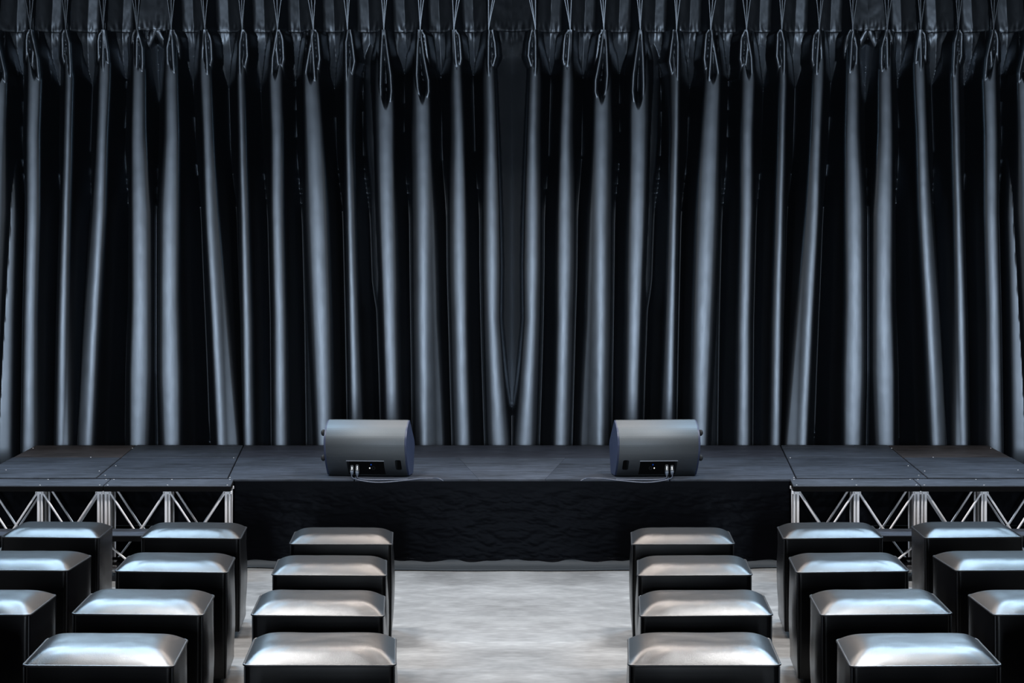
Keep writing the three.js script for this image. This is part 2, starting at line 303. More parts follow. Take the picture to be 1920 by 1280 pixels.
function headingZ(px, y) {                                 // the flat band between the pleats, in columns behind the pleats
  let i = 0; while (i < folds.length - 2 && folds[i + 1].pin < px) i++;
  const a = folds[i], b = folds[i + 1], span = b.pin - a.pin;
  let u = clamp((px - a.pin) / span);
  const dark = a.flip ? (b.flip ? 1 : 2) : (b.flip ? 0 : -1);   // which side falls away steeply: -1 after a, 1 before b, 0 / 2 the middle panels
  const st = STRIPE[a.pin] ?? STRIPE[2 * 290 - b.pin] ?? STRIPE[1920 - b.pin] ?? STRIPE[a.pin - 1340] ?? 0.12;
  if (dark === 1) u = 1 - u;
  const dull = 0.34 * smooth(57, 95, y);
  let s;
  if (dark === 0 || dark === 2) { const t = Math.abs(u - 0.5) * 2; s = -(2 + (span > 75 ? 0.17 : 0.11) * span * (1 - t)) * (1 + 0.4 * smooth(57, 200, y)); return s + (px - (a.pin + b.pin) / 2) * (px - 960) * K / 14.2 + 1.3 * fbm(px * 0.03, y * 0.03, 3, 3); }
  const lean = (Math.min(y, 57) - 20) * 0.0006, u0 = 0.22 + 0.36 * smooth(57, 300, y), w = (1 - u0) / 0.78;
  u = u - lean;
  if (u < u0) s = -1.5 * u;
  else {
    const q = (u - u0) / w, q0 = -1.5 * u0;                 // past the dark return: a bright strip, then a dull slope up to the next pleat
    if (q < 0.10) s = q0 - 0.55 * q + 0.55 * q * q / 0.2 * 0.8;
    else if (q < 0.32) s = q0 - 0.033 - (st + dull) * (q - 0.10);
    else s = q0 - 0.033 - (st + dull) * 0.22 + 0.40 * (q - 0.32) + 0.004 * Math.sin((q - 0.32) * 14);
    if (u > 0.94) s += (u - 0.94) * 2.4;
  }
  return s * span + (px - (a.pin + b.pin) / 2) * (px - 960) * K / 14.2 + 0.6 * fbm(px * 0.05, y * 0.035, 5, 3);
}
const LEAN = (() => { const t = new Float64Array(1001); let z = 0; for (let y = 57; y <= 1000; y++) { z += keys([[57, 0.06], [150, 0.056], [300, 0.042], [500, 0.025], [700, 0.01], [1000, 0.002]], y) * K; t[y] = z; } return t; })();
const leanOf = (y) => { const i = Math.floor(clamp(y, 57, 999)); return lerp(LEAN[i], LEAN[Math.min(1000, i + 1)], clamp(y - i)) - 0.076; };   // the drape leans a little into the room on its way down
function clothZ(px, y) {                                   // metres towards the room, 0 at the crests
  const xw = (px - 960) * K;
  if (y <= 57) {
    let z = headingZ(px, y) * K - 0.018 + 0.012 * (y - 57) * K;
    z -= 0.004 * Math.exp(-(((y - 55) / 1.6) ** 2));
    z += 0.0045 * N(px * 0.16, y * 0.05, 3) * smooth(30, 55, y);
    return z - 0.076;
  }
  let z = -0.34;
  const mid = Math.abs(px - 960);
  if (mid < 44) z = Math.max(z, -0.10 + 0.44 * mid * K * smooth(57, 150, y) - 0.004 * (1 - smooth(57, 150, y)));       // the plain panel in the middle
  for (const q of [290, 1630]) { const d = Math.abs(px - q); if (d < 34) z = Math.max(z, -0.10 - 0.16 * smooth(60, 300, y) + 0.8 * d * K);
    if (y < 112) { const e = Math.abs(d - (y - 51) * 0.52); if (e < 16) z = Math.max(z, -0.02 - 0.0009 * (y - 57) - flank(e, 2.4, 3, 0.5) * K - 0.06 * smooth(80, 112, y)); } }
  for (const f of folds) {
    if (Math.abs(px - f.pin) > 100) continue;
    const c = keys(f.c, y), d = px - c; if (Math.abs(d) > 62) continue;
    const tilt = xw / 14.2;
    const hw = keys(f.h, y), m = f.m + 4 - 46 * Math.min(1.4, Math.abs(d) / (hw + 2)) ** 2;
    let lift = -0.075 * (1 - smooth(m - 46, m + 8, y));
    const end = f.flip ? [0.34, 0.46] : [0.46, 0.34];
    const w = -flank(Math.abs(d), keys(f.h, y), d < 0 ? keys(f.sl, y) : keys(f.sr, y), d < 0 ? end[0] : end[1]) * K + tilt * d * K + lift;
    if (w > z) z = w;
    if (y < f.m + 40) for (const r of f.ridges) {
      const y1 = r[r.length - 1][0]; if (y > y1 + 25) continue;
      const e = Math.abs(px - keys(r, y)); if (e > 16) continue;
      const sink = 0.03 * smooth(y1 - 12, y1 + 25, y) - 0.034 * clamp((y1 - y) / (y1 - 57)) ** 1.1;
      const q = -flank(e, 1.25, 0.6, 0.5) * K - sink - 0.002; if (q > z) z = q;
    }
  }
  for (const s of SIDE) if (y > s.y0 && y < s.y1) {
    const d = px - keys(s.c, y); if (Math.abs(d) > 40) continue;
    const fade = 0.1 * smooth(s.y1 - 120, s.y1, y);
    const q = -s.z - 0.085 * (1 - smooth(s.y0, s.y0 + 190, y)) - fade - flank(Math.abs(d), 4, 4, 0.4) * K + s.tilt * d * K; if (q > z) z = q;
  }
  const seamGap = Math.min(Math.abs(px - 290), Math.abs(px - 1630)) > 30;
  if (y < (seamGap ? 420 : 72)) {                                           // the flat band runs on below the seam and sinks away between the folds
    const p = headingZ(px, y) * K - 0.018 - 0.27 * smooth(50, 340, y) ** 1.1 - 0.3 * smooth(300, 420, y); if (p > z) z = p;
  }
  z += 0.0035 * N(px * 0.16, y * 0.06, 3) * (1 - smooth(57, 90, y));
  z += 0.0016 * fbm(px * 0.02, y * 0.018, 12, 3);
  z += leanOf(y);
  return z;
}
{
  const t = thing('stage_curtain', 'tall black satin pinch pleated curtain hanging behind the stage', 'curtain', V(0, 0.02, CD));
  const x0 = -95, x1 = 2015;
  const rows = (a) => { const r = []; for (const [from, to, step] of a) for (let y = from; y < to - 1e-6; y += step) r.push(y); r.push(a[a.length - 1][1]); return r; };
  // a height field whose sharp valleys keep their crease: there a point is doubled, with one normal for each flank
  const seg = 70, inner = folds.filter((f) => f.pin > -80 && f.pin < 2000), nu = seg * inner.length;
  const columns = (y) => {                                  // every fold gets the same number of columns, from valley to valley
    const cut = [x0];
    for (let i = 0; i + 1 < inner.length; i++) {
      const a = keys(inner[i].c, Math.max(y, 57)), b = keys(inner[i + 1].c, Math.max(y, 57)); let m = (a + b) / 2, t = smooth(300, 400, y);
      if (t > 0) {
        let best = 1e9, at = m; for (let x = a + 6; x < b - 6; x += 0.5) { const z = clothZ(x, y); if (z < best) { best = z; at = x; } }
        let lo = at - 0.5, hi = at + 0.5; for (let k = 0; k < 12; k++) { const p = lo + (hi - lo) / 3, q = hi - (hi - lo) / 3; if (clothZ(p, y) < clothZ(q, y)) hi = q; else lo = p; }
        m = lerp(m, (lo + hi) / 2, t);
      }
      cut.push(m);
    }
    cut.push(x1);
    const xs = new Float64Array(nu + 1); for (let i = 0; i <= nu; i++) { const k = Math.min(inner.length - 1, Math.floor(i / seg)); xs[i] = lerp(cut[k], cut[k + 1], (i - k * seg) / seg); }
    return xs;
  };
  const sheet = (ys) => {
    const nx = nu + 1, nr = ys.length, pos = [], nor = [], tex = [], idx = [], L = new Int32Array(nx * nr), R = new Int32Array(nx * nr);
    for (let j = 0; j < nr; j++) {
      const at = j * nx, y = ys[j], xs = columns(y), tuck = 9 * smooth(260, 420, y), z = xs.map((x) => clothZ(x, y)), sl = new Float64Array(nu), e = 0.8;
      const up = xs.map((x) => clothZ(x, Math.max(ys[0], y - e))), dn = xs.map((x) => clothZ(x, Math.min(ys[nr - 1], y + e)));
      const dy = -(Math.min(ys[nr - 1], y + e) - Math.max(ys[0], y - e)) * K, wide = 1 - leanOf(y) / CD;
      // the cloth folds over: each valley is tucked in behind the fold on its inner side
      if (tuck > 0) for (let i = 0; i <= nu; i++) {
        const k = Math.round(i / seg), q = Math.abs(i - k * seg) / (seg * 0.26); if (q >= 1 || k === 0 || k === inner.length) continue;
        const vx = (inner[k - 1].pin + inner[k].pin) / 2, flat = Math.min(Math.abs(vx - 290), Math.abs(vx - 960), Math.abs(vx - 1630)) < 20;
        if (!flat) xs[i] += Math.sign(960 - vx) * tuck * (1 - q) * (1 - q) * (1 + 2 * q);
      }
      for (let i = 0; i < nu; i++) { const dx = (xs[i + 1] - xs[i]) * K; sl[i] = dx > 1e-5 ? (z[i + 1] - z[i]) / dx : Math.sign(z[i + 1] - z[i]) * 60; if (dx < -1e-5) sl[i] = Math.sign(z[i + 1] - z[i]) * 60; }
      const s0 = sl.slice();
      for (let i = 1; i < nu - 1; i++) if (s0[i - 1] < -0.3 && s0[i + 1] > 0.3 && s0[i + 1] - s0[i - 1] > 1.1) sl[i] = Math.abs(s0[i - 1]) > Math.abs(s0[i + 1]) ? s0[i - 1] : s0[i + 1];
      for (let i = 0; i < nx; i++) {
        const a = sl[Math.max(0, i - 1)], b = sl[Math.min(nu - 1, i)], v = clamp((dn[i] - up[i]) / dy, -3, 3), X = (xs[i] - 960) * K * wide, Y = EYE + (PY(y, CD) - EYE) * wide;
        const add = (s) => { const l = Math.hypot(s, v, 1); pos.push(X, Y, z[i] - CD); nor.push(-s / l, -v / l, 1 / l); tex.push(X, Y); return pos.length / 3 - 1; };
        if (b - a > 0.7 || i % seg === 0) { L[at + i] = add(a); R[at + i] = add(b); } else L[at + i] = R[at + i] = add((a + b) / 2);
        if (i && j) { const A = R[at - nx + i - 1], B = L[at - nx + i], C = R[at + i - 1], D = L[at + i]; idx.push(A, C, D, A, D, B); }
      }
    }
    const g = new THREE.BufferGeometry();
    g.setAttribute('position', new THREE.Float32BufferAttribute(pos, 3)); g.setAttribute('normal', new THREE.Float32BufferAttribute(nor, 3)); g.setAttribute('uv', new THREE.Float32BufferAttribute(tex, 2));
    g.setIndex(idx); return g;
  };
  part('heading', sheet(rows([[-62, 40, 6], [40, 57, 1.7]])), M.satin, t);
  part('drape', sheet(rows([[57.01, 75, 1.5], [75, 210, 3], [210, 959, 9]])), M.satin, t);
  for (const f of folds) {
    if (f.pin < -60 || f.pin > 1980) continue;
    const fingers = [];
    f.top.forEach((xt) => {
      const n = 10, ring = 32, pw = (c) => Math.sign(c) * Math.pow(Math.abs(c), 0.34);   // flat fronted, round cornered
      fingers.push(grid(ring, n, (u, v) => {
        const y = lerp(-62, 59, v), s = clamp(y / 57, -0.8, 1), px = f.pin + (xt - f.pin) * (1 - s) * (1 - 0.22 * s) ;
        const w = lerp(1.6, 1.1, clamp(v)) * K, a = -u * Math.PI * 2;
        return V((px - 960) * K * 1.0075 + pw(Math.cos(a)) * w, EYE + (PY(y, CD) - EYE) * 1.0075, CD + 0.076 - pw(Math.sin(a)) * 0.012 - 0.005 - 0.048 * (1 - v));
      }));
    });
    // the stitched knot at the pinch
    const knot = new THREE.SphereGeometry(0.009, 10, 8).scale(0.8, 1.1, 1).translate((f.pin - 960) * K * 1.0075, PY(54, CD), -CD - 0.085);
    part('pinch_pleat', join([...fingers, knot]), M.satin, t);
  }
  const track = structure('trim_1', new THREE.BoxGeometry(8.4, 0.06, 0.08).translate(0, PY(-62, CD) + 0.03, -CD - 0.04), M.blackPaint);
  track.userData.label = 'black curtain track above the pleats';
  structure('trim_2', join([-3.6, -1.2, 1.2, 3.6].map((x) => bar(V(x, PY(-62, CD) + 0.05, CD + 0.04), V(x, HALL.top, CD + 0.04), 0.015))), M.blackPaint);
}

// ------------------------------------------------------------------ the stage
const STAGE_H = 0.505, SKEW = 0.125;
const sx = (x, d, d0 = 9.42) => x - SKEW * (d - d0);       // the left wing's decks run slightly outwards to the back
const COLS = [-3.17, -2.447, -1.672, -0.93, -0.205];       // joints between the deck boards at their front edge
{
  const t = thing('stage_platform', 'low black stage of butted deck boards in front of the curtain', 'stage', V(0, 0, 10.4));
  const rowsD = [[9.42, 10.622], [10.634, 11.53]], g = 0.004;
  const tone = [[0, 2], [0, 1], [0, 3], [0, 3]];
  const toneFront = [1, 0, 0, 0];
  for (const side of [-1, 1]) for (let r = 0; r < 2; r++) for (let c = 0; c < 4; c++) {
    let [d0, d1] = rowsD[r]; if (r === 0 && c >= 2) d0 = 9.335;
    if (r === 1 && c === 3) continue;
    const xl = COLS[c], xr = COLS[c + 1];
    const gl = g, gr = c === 3 ? 0.0002 : g;
    let q = [[sx(xl, d0) + gl, d0], [sx(xr, d0) - gr, d0], [sx(xr, d1) - gr, d1], [sx(xl, d1) + gl, d1]];
    if (side > 0) q = [[-q[1][0], q[1][1]], [-q[0][0], q[0][1]], [-q[3][0], q[3][1]], [-q[2][0], q[2][1]]];
    const mat = r === 0 ? DECK[toneFront[c]] : DECK[tone[c][1]];
    part('deck_board', slab(q, STAGE_H - 0.035, STAGE_H - 0.0015 * ((c + r) % 2), c === 3 ? 0.0006 : 0.003, c * 0.37 + r * 0.81, r * 0.53), mat, t);
  }
  for (let r = 0; r < 2; r++) {
    const d0 = r ? rowsD[1][0] : 9.335, d1 = rowsD[r][1], k = COLS[r ? 3 : 4], a0 = -sx(k, d0) - 0.001, a1 = -sx(k, d1) - 0.001;
    part('deck_board', slab([[-a0, d0], [a0, d0], [a1, d1], [-a1, d1]], STAGE_H - 0.035, STAGE_H - 0.0015, 0.0006, 0.2, 0.11), r ? DECK[3] : DECK[1], t);
  }
  // bolt heads at the corners of the boards
  for (const side of [-1, 1]) for (const [px, py] of [[62, 840], [170, 857], [438, 858], [217, 873], [197, 891], [431, 895], [186, 883], [11, 881], [248, 840]]) {
    const d = FOCAL * (EYE - STAGE_H) / (py - HORIZON), x = PX(px, d) * -side;
    part('bolt', new THREE.CylinderGeometry(0.004, 0.005, 0.003, 10).translate(x, STAGE_H + 0.001, -d), M.boltSteel, t);
  }
  // dark under-frame: bearers and posts
  for (const d of [9.62, 10.6, 11.4]) part('bearer', box(6.2, 0.05, 0.06, 0, STAGE_H - 0.061, d), M.edgeBlack, t);
  for (const x of [-2.9, -1, 1, 2.9]) for (const d of [9.62, 11.4]) part('post', box(0.05, STAGE_H - 0.086, 0.05, x, (STAGE_H - 0.086) / 2, d), M.edgeBlack, t);
}

// skirt cloths: a hanging sheet that turns out on the floor
function skirtSheet(x0, x1, d, top, flap, amp, seedZ, nu, nv, v0 = 0, v1 = 1) {
  const g = grid(nu, nv, (u, vv) => {
    const v = lerp(v0, v1, vv);
    const x = lerp(x0, x1, u), ax = Math.abs(x), s0 = v * (top + 0.16), s = s0 + (0.026 * N(ax * 3.3, 4.2) + 0.012 * N(ax * 9, 7.7)) * smooth(top - 0.12, top - 0.03, s0) * (1 - smooth(top + 0.06, top + 0.15, s0));
    let w = 0.7 * Math.abs(fbm(ax * 3.4 + seedZ, s * 10, seedZ, 4)) + 0.55 * Math.abs(fbm(ax * 8 + s * 4.0 + seedZ, s * 24 - ax * 3, seedZ + 4, 3)) + 0.12 * Math.abs(fbm(ax * 12 - s * 9, s * 34 + ax * 6, seedZ + 9, 2));
    w = amp * w * smooth(0.0, 0.12, s) * (1 - 0.8 * smooth(top - 0.05, top + 0.04, s));
    const r = 0.045, out = flap(ax);
    if (s < top - r) return V(x, top - s, d - 0.004 - w - 0.012 * smooth(0.1, top, s));
    const a = (s - (top - r)) / r;
    if (a < Math.PI / 2) return V(x, r * (1 - Math.sin(a)) + 0.006, d - 0.016 - w - r * (1 - Math.cos(a)));
    const b = clamp((a - Math.PI / 2) / (0.16 / r - 0.5));
    return V(x, 0.006 + 0.004 * Math.sin(b * 3 + ax * 9) * (1 - b), d - 0.016 - r - b * out);
  }, (u, v) => [lerp(x0, x1, u), v]);
  const a = g.index.array; for (let i = 0; i < a.length; i += 3) { const q = a[i]; a[i] = a[i + 1]; a[i + 1] = q; }
  g.computeVertexNormals(); return g;
}
{
  const D0 = 9.33, top = STAGE_H - 0.012;
  const t = thing('stage_skirt', 'wide wrinkled black skirt cloth hanging between the two step units', 'stage skirt', V(0, 0, D0));
  const flap = (ax) => 0.13 + 0.012 * Math.sin(ax * 7) - 0.09 * smooth(1.05, 1.5, ax);
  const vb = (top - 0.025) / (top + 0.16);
  part('cloth', skirtSheet(-1.625, 1.625, D0, top, flap, 0.011, 3.7, 460, 100, 0, vb), M.skirt, t);
  const hem = part('hem', skirtSheet(-1.625, 1.625, D0, top, flap, 0.011, 3.7, 460, 40, vb, 1), M.greyHem, t); hem.userData.label = 'grey hem turned out on the floor';
  const b = thing('stage_skirt', 'black cloth behind the aluminium legs of the left step unit', 'stage skirt', V(-2.45, 0, 9.5));
  part('cloth', skirtSheet(-3.2, -1.64, 9.5, top, () => 0.03, 0.018, 9.1, 150, 40), M.skirt, b);
  twin(b, 'black cloth behind the aluminium legs of the right step unit');
}

// the step units in front of the stage wings: an upper riser board and a lower step board on aluminium folding legs
const RD0 = 9.0, RD1 = 9.33, rx = (x, d) => x - SKEW * (d - RD0);
function channelLeg(x, y0, y1, d, w = 0.03) {              // an open channel: two bright flanges and a recessed web
  return { flanges: join([box(w * 0.42, y1 - y0, 0.018, x - w * 0.29, (y0 + y1) / 2, d, 0.002), box(w * 0.26, y1 - y0, 0.018, x + w * 0.37, (y0 + y1) / 2, d, 0.002)]),
    web: box(w * 0.5, y1 - y0, 0.006, x + w * 0.05, (y0 + y1) / 2, d + 0.006) };
}
function stepUnit(name, label, px0, px1, kind, group) {
  const upper = kind === 'riser';
  const h = upper ? STAGE_H : 0.262, thick = 0.034;
  const d0 = upper ? RD0 : 8.75, d1 = upper ? RD1 : 9.005;
  const X0 = PX(px0, RD0), X1 = PX(px1, RD0);
  const t = thing(name, label, upper ? 'stage riser' : 'stage step', V((X0 + X1) / 2, 0, (d0 + d1) / 2), group);
  const q = [[rx(X0, d0) + 0.002, d0], [rx(X1, d0) - 0.002, d0], [rx(X1, d1) - 0.002, d1], [rx(X0, d1) + 0.002, d1]];
  part('deck_board', slab(q, h - 0.006, h, 0.003, px0 * 0.011, upper ? 0.3 : 0.7), DECK[upper ? 1 : 0], t);
  part('edge_frame', slab(q.map(([x, d]) => [x, d]), h - thick, h - 0.0065, 0.0005), M.edgeBlack, t);
  for (const u of [0.03, 0.5, 0.97]) for (const dd of [d0 + 0.02, d1 - 0.03]) part('bolt', new THREE.CylinderGeometry(0.004, 0.005, 0.003, 10).translate(lerp(rx(X0, dd), rx(X1, dd), u), h + 0.001, -dd), M.boltSteel, t);
  const xs = [X0 + 0.02, (X0 + X1) / 2, X1 - 0.02];
  const headY = h - thick, vY = upper ? 0.232 : 0.1;
  for (const [row, d] of [[0, d0 + 0.03], [1, d1 - 0.05]]) {
    const at = (x) => rx(x, d) + (row ? 0 : 0);
    xs.forEach((x, i) => {
      const head = part('head_plate', box(0.046, 0.017, 0.024, at(x), headY - 0.0085, d - 0.004, 0.002), M.aluminium, t);
      for (const s of [-1, 1]) part('bolt', new THREE.CylinderGeometry(0.0026, 0.0026, 0.003, 8).rotateX(Math.PI / 2).translate(at(x) + s * 0.0155, headY - 0.0085, -(d - 0.017)), M.darkHole, t, head);
      const leg = channelLeg(at(x), 0.012, headY - 0.017, d);
      const l = part('leg', leg.flanges, M.aluminium, t);
      part('leg_web', leg.web, M.aluminiumWeb, t, l);
      part('foot_plate', box(0.05, 0.012, 0.05, at(x), 0.006, d, 0.003), M.aluminium, t);
      for (const s of [-1, 1]) {
        const j = i + s; if (j < 0 || j > 2 || (row && !upper)) continue;
        const xm = (x + xs[j]) / 2;
        part('brace', bar(V(at(x) + s * 0.017, headY - 0.012, d - 0.004), V(at(xm) - s * 0.004, vY, d - 0.004), 0.0062), M.aluminium, t);
        if (row && upper) part('brace', bar(V(at(x) + s * 0.012, 0.03, d), V(at(xm) - s * 0.004, vY, d), 0.0055), M.aluminium, t);
      }
    });
    part('rail', box(X1 - X0 - 0.02, 0.014, 0.014, (at(X0) + at(X1)) / 2, vY, d + 0.012), M.edgeBlack, t);
  }
  return t;
}
for (const [a, b, where] of [[-46, 193, 'outer end by the picture edge'], [193.6, 433, 'inner end beside the skirt cloth']]) {
  const r = stepUnit('stage_riser', `narrow black riser board on aluminium legs, left wing, ${where}`, a, b, 'riser', 'riser units along the stage wings');
  twin(r, `narrow black riser board on aluminium legs, right wing, ${where}`);
  const s = stepUnit('stage_step', `low black step board behind the ottomans, left wing, ${where}`, a + 4, b - 12, 'step', 'low step units before the risers');
  twin(s, `low black step board behind the ottomans, right wing, ${where}`);
}

// ------------------------------------------------------------------ the wedge speakers
{
  const d0 = 9.385, y0 = STAGE_H + 0.0065, x0 = PX(605.5, d0), x1 = PX(763.5, d0 + 0.03), w = x1 - x0, turn = 0.094;
  const xm = (x0 + x1) / 2;
  const base = V(xm, STAGE_H, d0 + 0.12);
  const put = (g) => g.rotateY(-turn).translate(xm, y0, -d0 - 0.0);      // local: x along the cabinet, y up, -z away from the hall
  const t = thing('wedge_speaker', 'dark wedge monitor speaker with two plugged cables on the stage, left one', 'speaker', base);
  const profile = (grow = 0) => {
    const pts = [[0.118, 0], [0.08, 0.035], [0.045, 0.078], [0.017, 0.128], [0.003, 0.172], [0.001, 0.2], [0.014, 0.24], [0.048, 0.284], [0.108, 0.318]].map(([d, y]) => new THREE.Vector2(d - grow, y));
    const s = new THREE.Shape(); s.moveTo(pts[0].x, pts[0].y); s.splineThru(pts.slice(1));
    s.lineTo(0.128 + grow, 0.322); s.lineTo(0.30 + grow, 0.19); s.lineTo(0.315 + grow, 0.165); s.lineTo(0.255 + grow, 0.0); s.closePath(); return s;
  };
  const extrude = (shape, len, bevel) => {
    const g = new THREE.ExtrudeGeometry(shape, { depth: len, curveSegments: 40, bevelEnabled: bevel > 0, bevelSize: bevel, bevelThickness: bevel, bevelSegments: 2 });
    return g.translate(0, 0, -len / 2).rotateY(Math.PI / 2);             // shape x -> -z (away), extrusion -> x
  };
  const ev = new Evaluator(); ev.attributes = ['position', 'normal', 'uv']; ev.useGroups = false;
  let body = new Brush(mergeVertices(extrude(profile(), w - 0.02, 0.004)));
  const cut = (g) => { const b = new Brush(g); b.updateMatrixWorld(); body.updateMatrixWorld(); body = ev.evaluate(body, b, SUBTRACTION); };
  const lx = (px) => PX(px, d0) - xm;
  cut(new THREE.BoxGeometry(lx(718) - lx(647), 0.09, 0.10).translate((lx(718) + lx(647)) / 2, 0.045, -0.07));
  cut(new RoundedBoxGeometry(0.036, 0.062, 0.12, 3, 0.01).translate(lx(745), 0.066, -0.06));
  let bg = plain(body.geometry); bg = toCreasedNormals(mergeVertices(bg.deleteAttribute('normal') ?? bg, 1e-5), 0.5);
  const cab = part('cabinet', put(bg), M.cabinet, t);
  part('handle_pocket', put(new THREE.BoxGeometry(0.034, 0.06, 0.006).translate(lx(745), 0.066, -0.114)), M.panelBlack, t, cab);
  for (const s of [-1, 1]) {
    const e = extrude(profile(0.003), 0.008, 0.002).translate(s * (w / 2 - 0.006), 0, 0);
    const p = part('end_panel', put(e), M.endPanel, t); if (s > 0) p.userData.label = 'end panel tinted for bluish light';
  }
  for (const y of [0.252, 0.104]) part('rubber_foot', put(new THREE.SphereGeometry(0.019, 18, 12).scale(0.75, 1, 1).translate(-w / 2 - 0.014, y, -0.06)), M.footRubber, t);
  part('grille', put(new THREE.BoxGeometry(w - 0.05, 0.20, 0.006).rotateX(0.916).translate(0, 0.2585, -0.2165)), M.panelBlack, t);
  const plate = part('connector_panel', put(new THREE.BoxGeometry(lx(718) - lx(647), 0.088, 0.004).translate((lx(718) + lx(647)) / 2, 0.045, -0.117)), M.panelBlack, t);
  part('recess_lip', put(new THREE.BoxGeometry(lx(718) - lx(647) + 0.004, 0.004, 0.012).translate((lx(718) + lx(647)) / 2, 0.0905, -0.036)), M.lip, t);
  part('status_lamp', put(new THREE.SphereGeometry(0.0036, 10, 8).translate(lx(686.7), 0.040, -0.113)), M.statusWhite, t, plate);
  part('status_lamp', put(new THREE.SphereGeometry(0.0042, 10, 8).translate(lx(689.2), 0.060, -0.113)), M.statusBlue, t, plate);
  part('jack_socket', put(new THREE.TorusGeometry(0.0085, 0.002, 8, 20).translate(lx(694), 0.040, -0.113)), M.footRubber, t, plate);
  twin(t, 'dark wedge monitor speaker with two plugged cables on the stage, right one');
  // its two cables
  const cableRun = (px, py0, py1, path, name, label) => {
    const top = V(PX(px, d0 - 0.0), PY(py0, d0), d0 + 0.075);
    const c = thing('speaker_cable', label, 'cable', top.clone(), 'speaker cables on the stage edge');
    const h = PY(py0, d0) - PY(py1, d0), hm = h * 0.62;
    const lathe = (pts) => new THREE.LatheGeometry(pts.map(([r, y]) => new THREE.Vector2(r, y)), 18).translate(top.x, top.y, top.z);
    const curve = new THREE.CatmullRomCurve3([V(top.x, PY(py1, d0) + 0.002, d0 + 0.075), ...path.map(([x, y, d]) => V(PX(x, d), PY(y, d), d))], false, 'centripetal');
    part('cord', new THREE.TubeGeometry(curve, 90, 0.0034, 8), M.cable, c);
    part('plug', lathe([[0.0001, 0], [0.0085, -0.002], [0.0105, -0.012], [0.0105, -hm * 0.8], [0.012, -hm * 0.82], [0.012, -hm], [0.0001, -hm]]), M.plugMetal, c);
    part('plug_boot', lathe([[0.0001, -hm], [0.0115, -hm], [0.011, -hm - (h - hm) * 0.5], [0.006, -h - 0.006], [0.0001, -h - 0.006]]), M.plugBoot, c);
    return c;
  };
  const a = cableRun(657.5, 873.5, 891, [[660, 894.5, 9.34], [668, 898.5, 9.262], [682, 901.6, 9.255], [700, 903.8, 9.252], [722, 903.8, 9.252], [750, 901.4, 9.254], [776, 898.6, 9.262], [795, 896.8, 9.3], [812, 896.2, 9.31], [824, 897.6, 9.27], [831, 901, 9.262]], '', 'grey cable looping below the deck edge from the left speaker');
  twin(a, 'grey cable looping below the deck edge from the right speaker');
  const b = cableRun(667.5, 872.5, 893, [[671, 895.8, 9.345], [677, 898.0, 9.295], [690, 898.9, 9.288], [712, 899.1, 9.288], [740, 898.9, 9.288], [765, 898.2, 9.288]], '', 'short grey cable lying along the deck edge under the left speaker');
  twin(b, 'short grey cable lying along the deck edge under the right speaker');
}

// ------------------------------------------------------------------ the ottomans
const SEAT_H = 0.455;
const ROWS = ['row nearest the camera', 'second row from the camera', 'third row from the camera', 'row nearest the stage', 'added unseen row below the frame'];
const COLUMNS = { 1: 'outer column', 2: 'middle column', 3: 'aisle column' };
// [column, row (4 = nearest the stage), front-left px, front-right px, back-right px, rows of those corners, puff]
const SEATS = [
  [1, 4, [2, 1006], [185, 1009], 211, 1.0], [1, 3, [-84, 1068], [126, 1070], 171, 1.0], [1, 2, [-190, 1151], [55, 1153], 105, 1.0],
  [2, 4, [264.5, 1007.5], [450.5, 1010], 462, 1.0], [2, 3, [216, 1070], [425.5, 1074], 440, 0.95], [2, 2, [135, 1150], [379.5, 1154], 401, 1.05], [2, 1, [42.5, 1247], [324, 1250], 351, 1.1],
  [3, 4, [543.5, 1019.5], [735, 1020.5], 736, 1.05], [3, 3, [510.5, 1077.5], [724, 1079.5], 724, 1.0], [3, 2, [472, 1152.5], [719, 1156], 721, 1.1], [3, 1, [457, 1247], [740.5, 1247], 741, 1.1],
  [1, 1, [-325, 1245], [-42, 1249], -8, 1.0], [1, 5, [-600, 1388], [-258, 1390], -214, 1.0], [2, 5, [-80, 1388], [262, 1390], 286, 1.0], [3, 5, [430, 1388], [772, 1388], 770, 1.0],  // unseen seats, added to keep boom light off the seat fronts
];
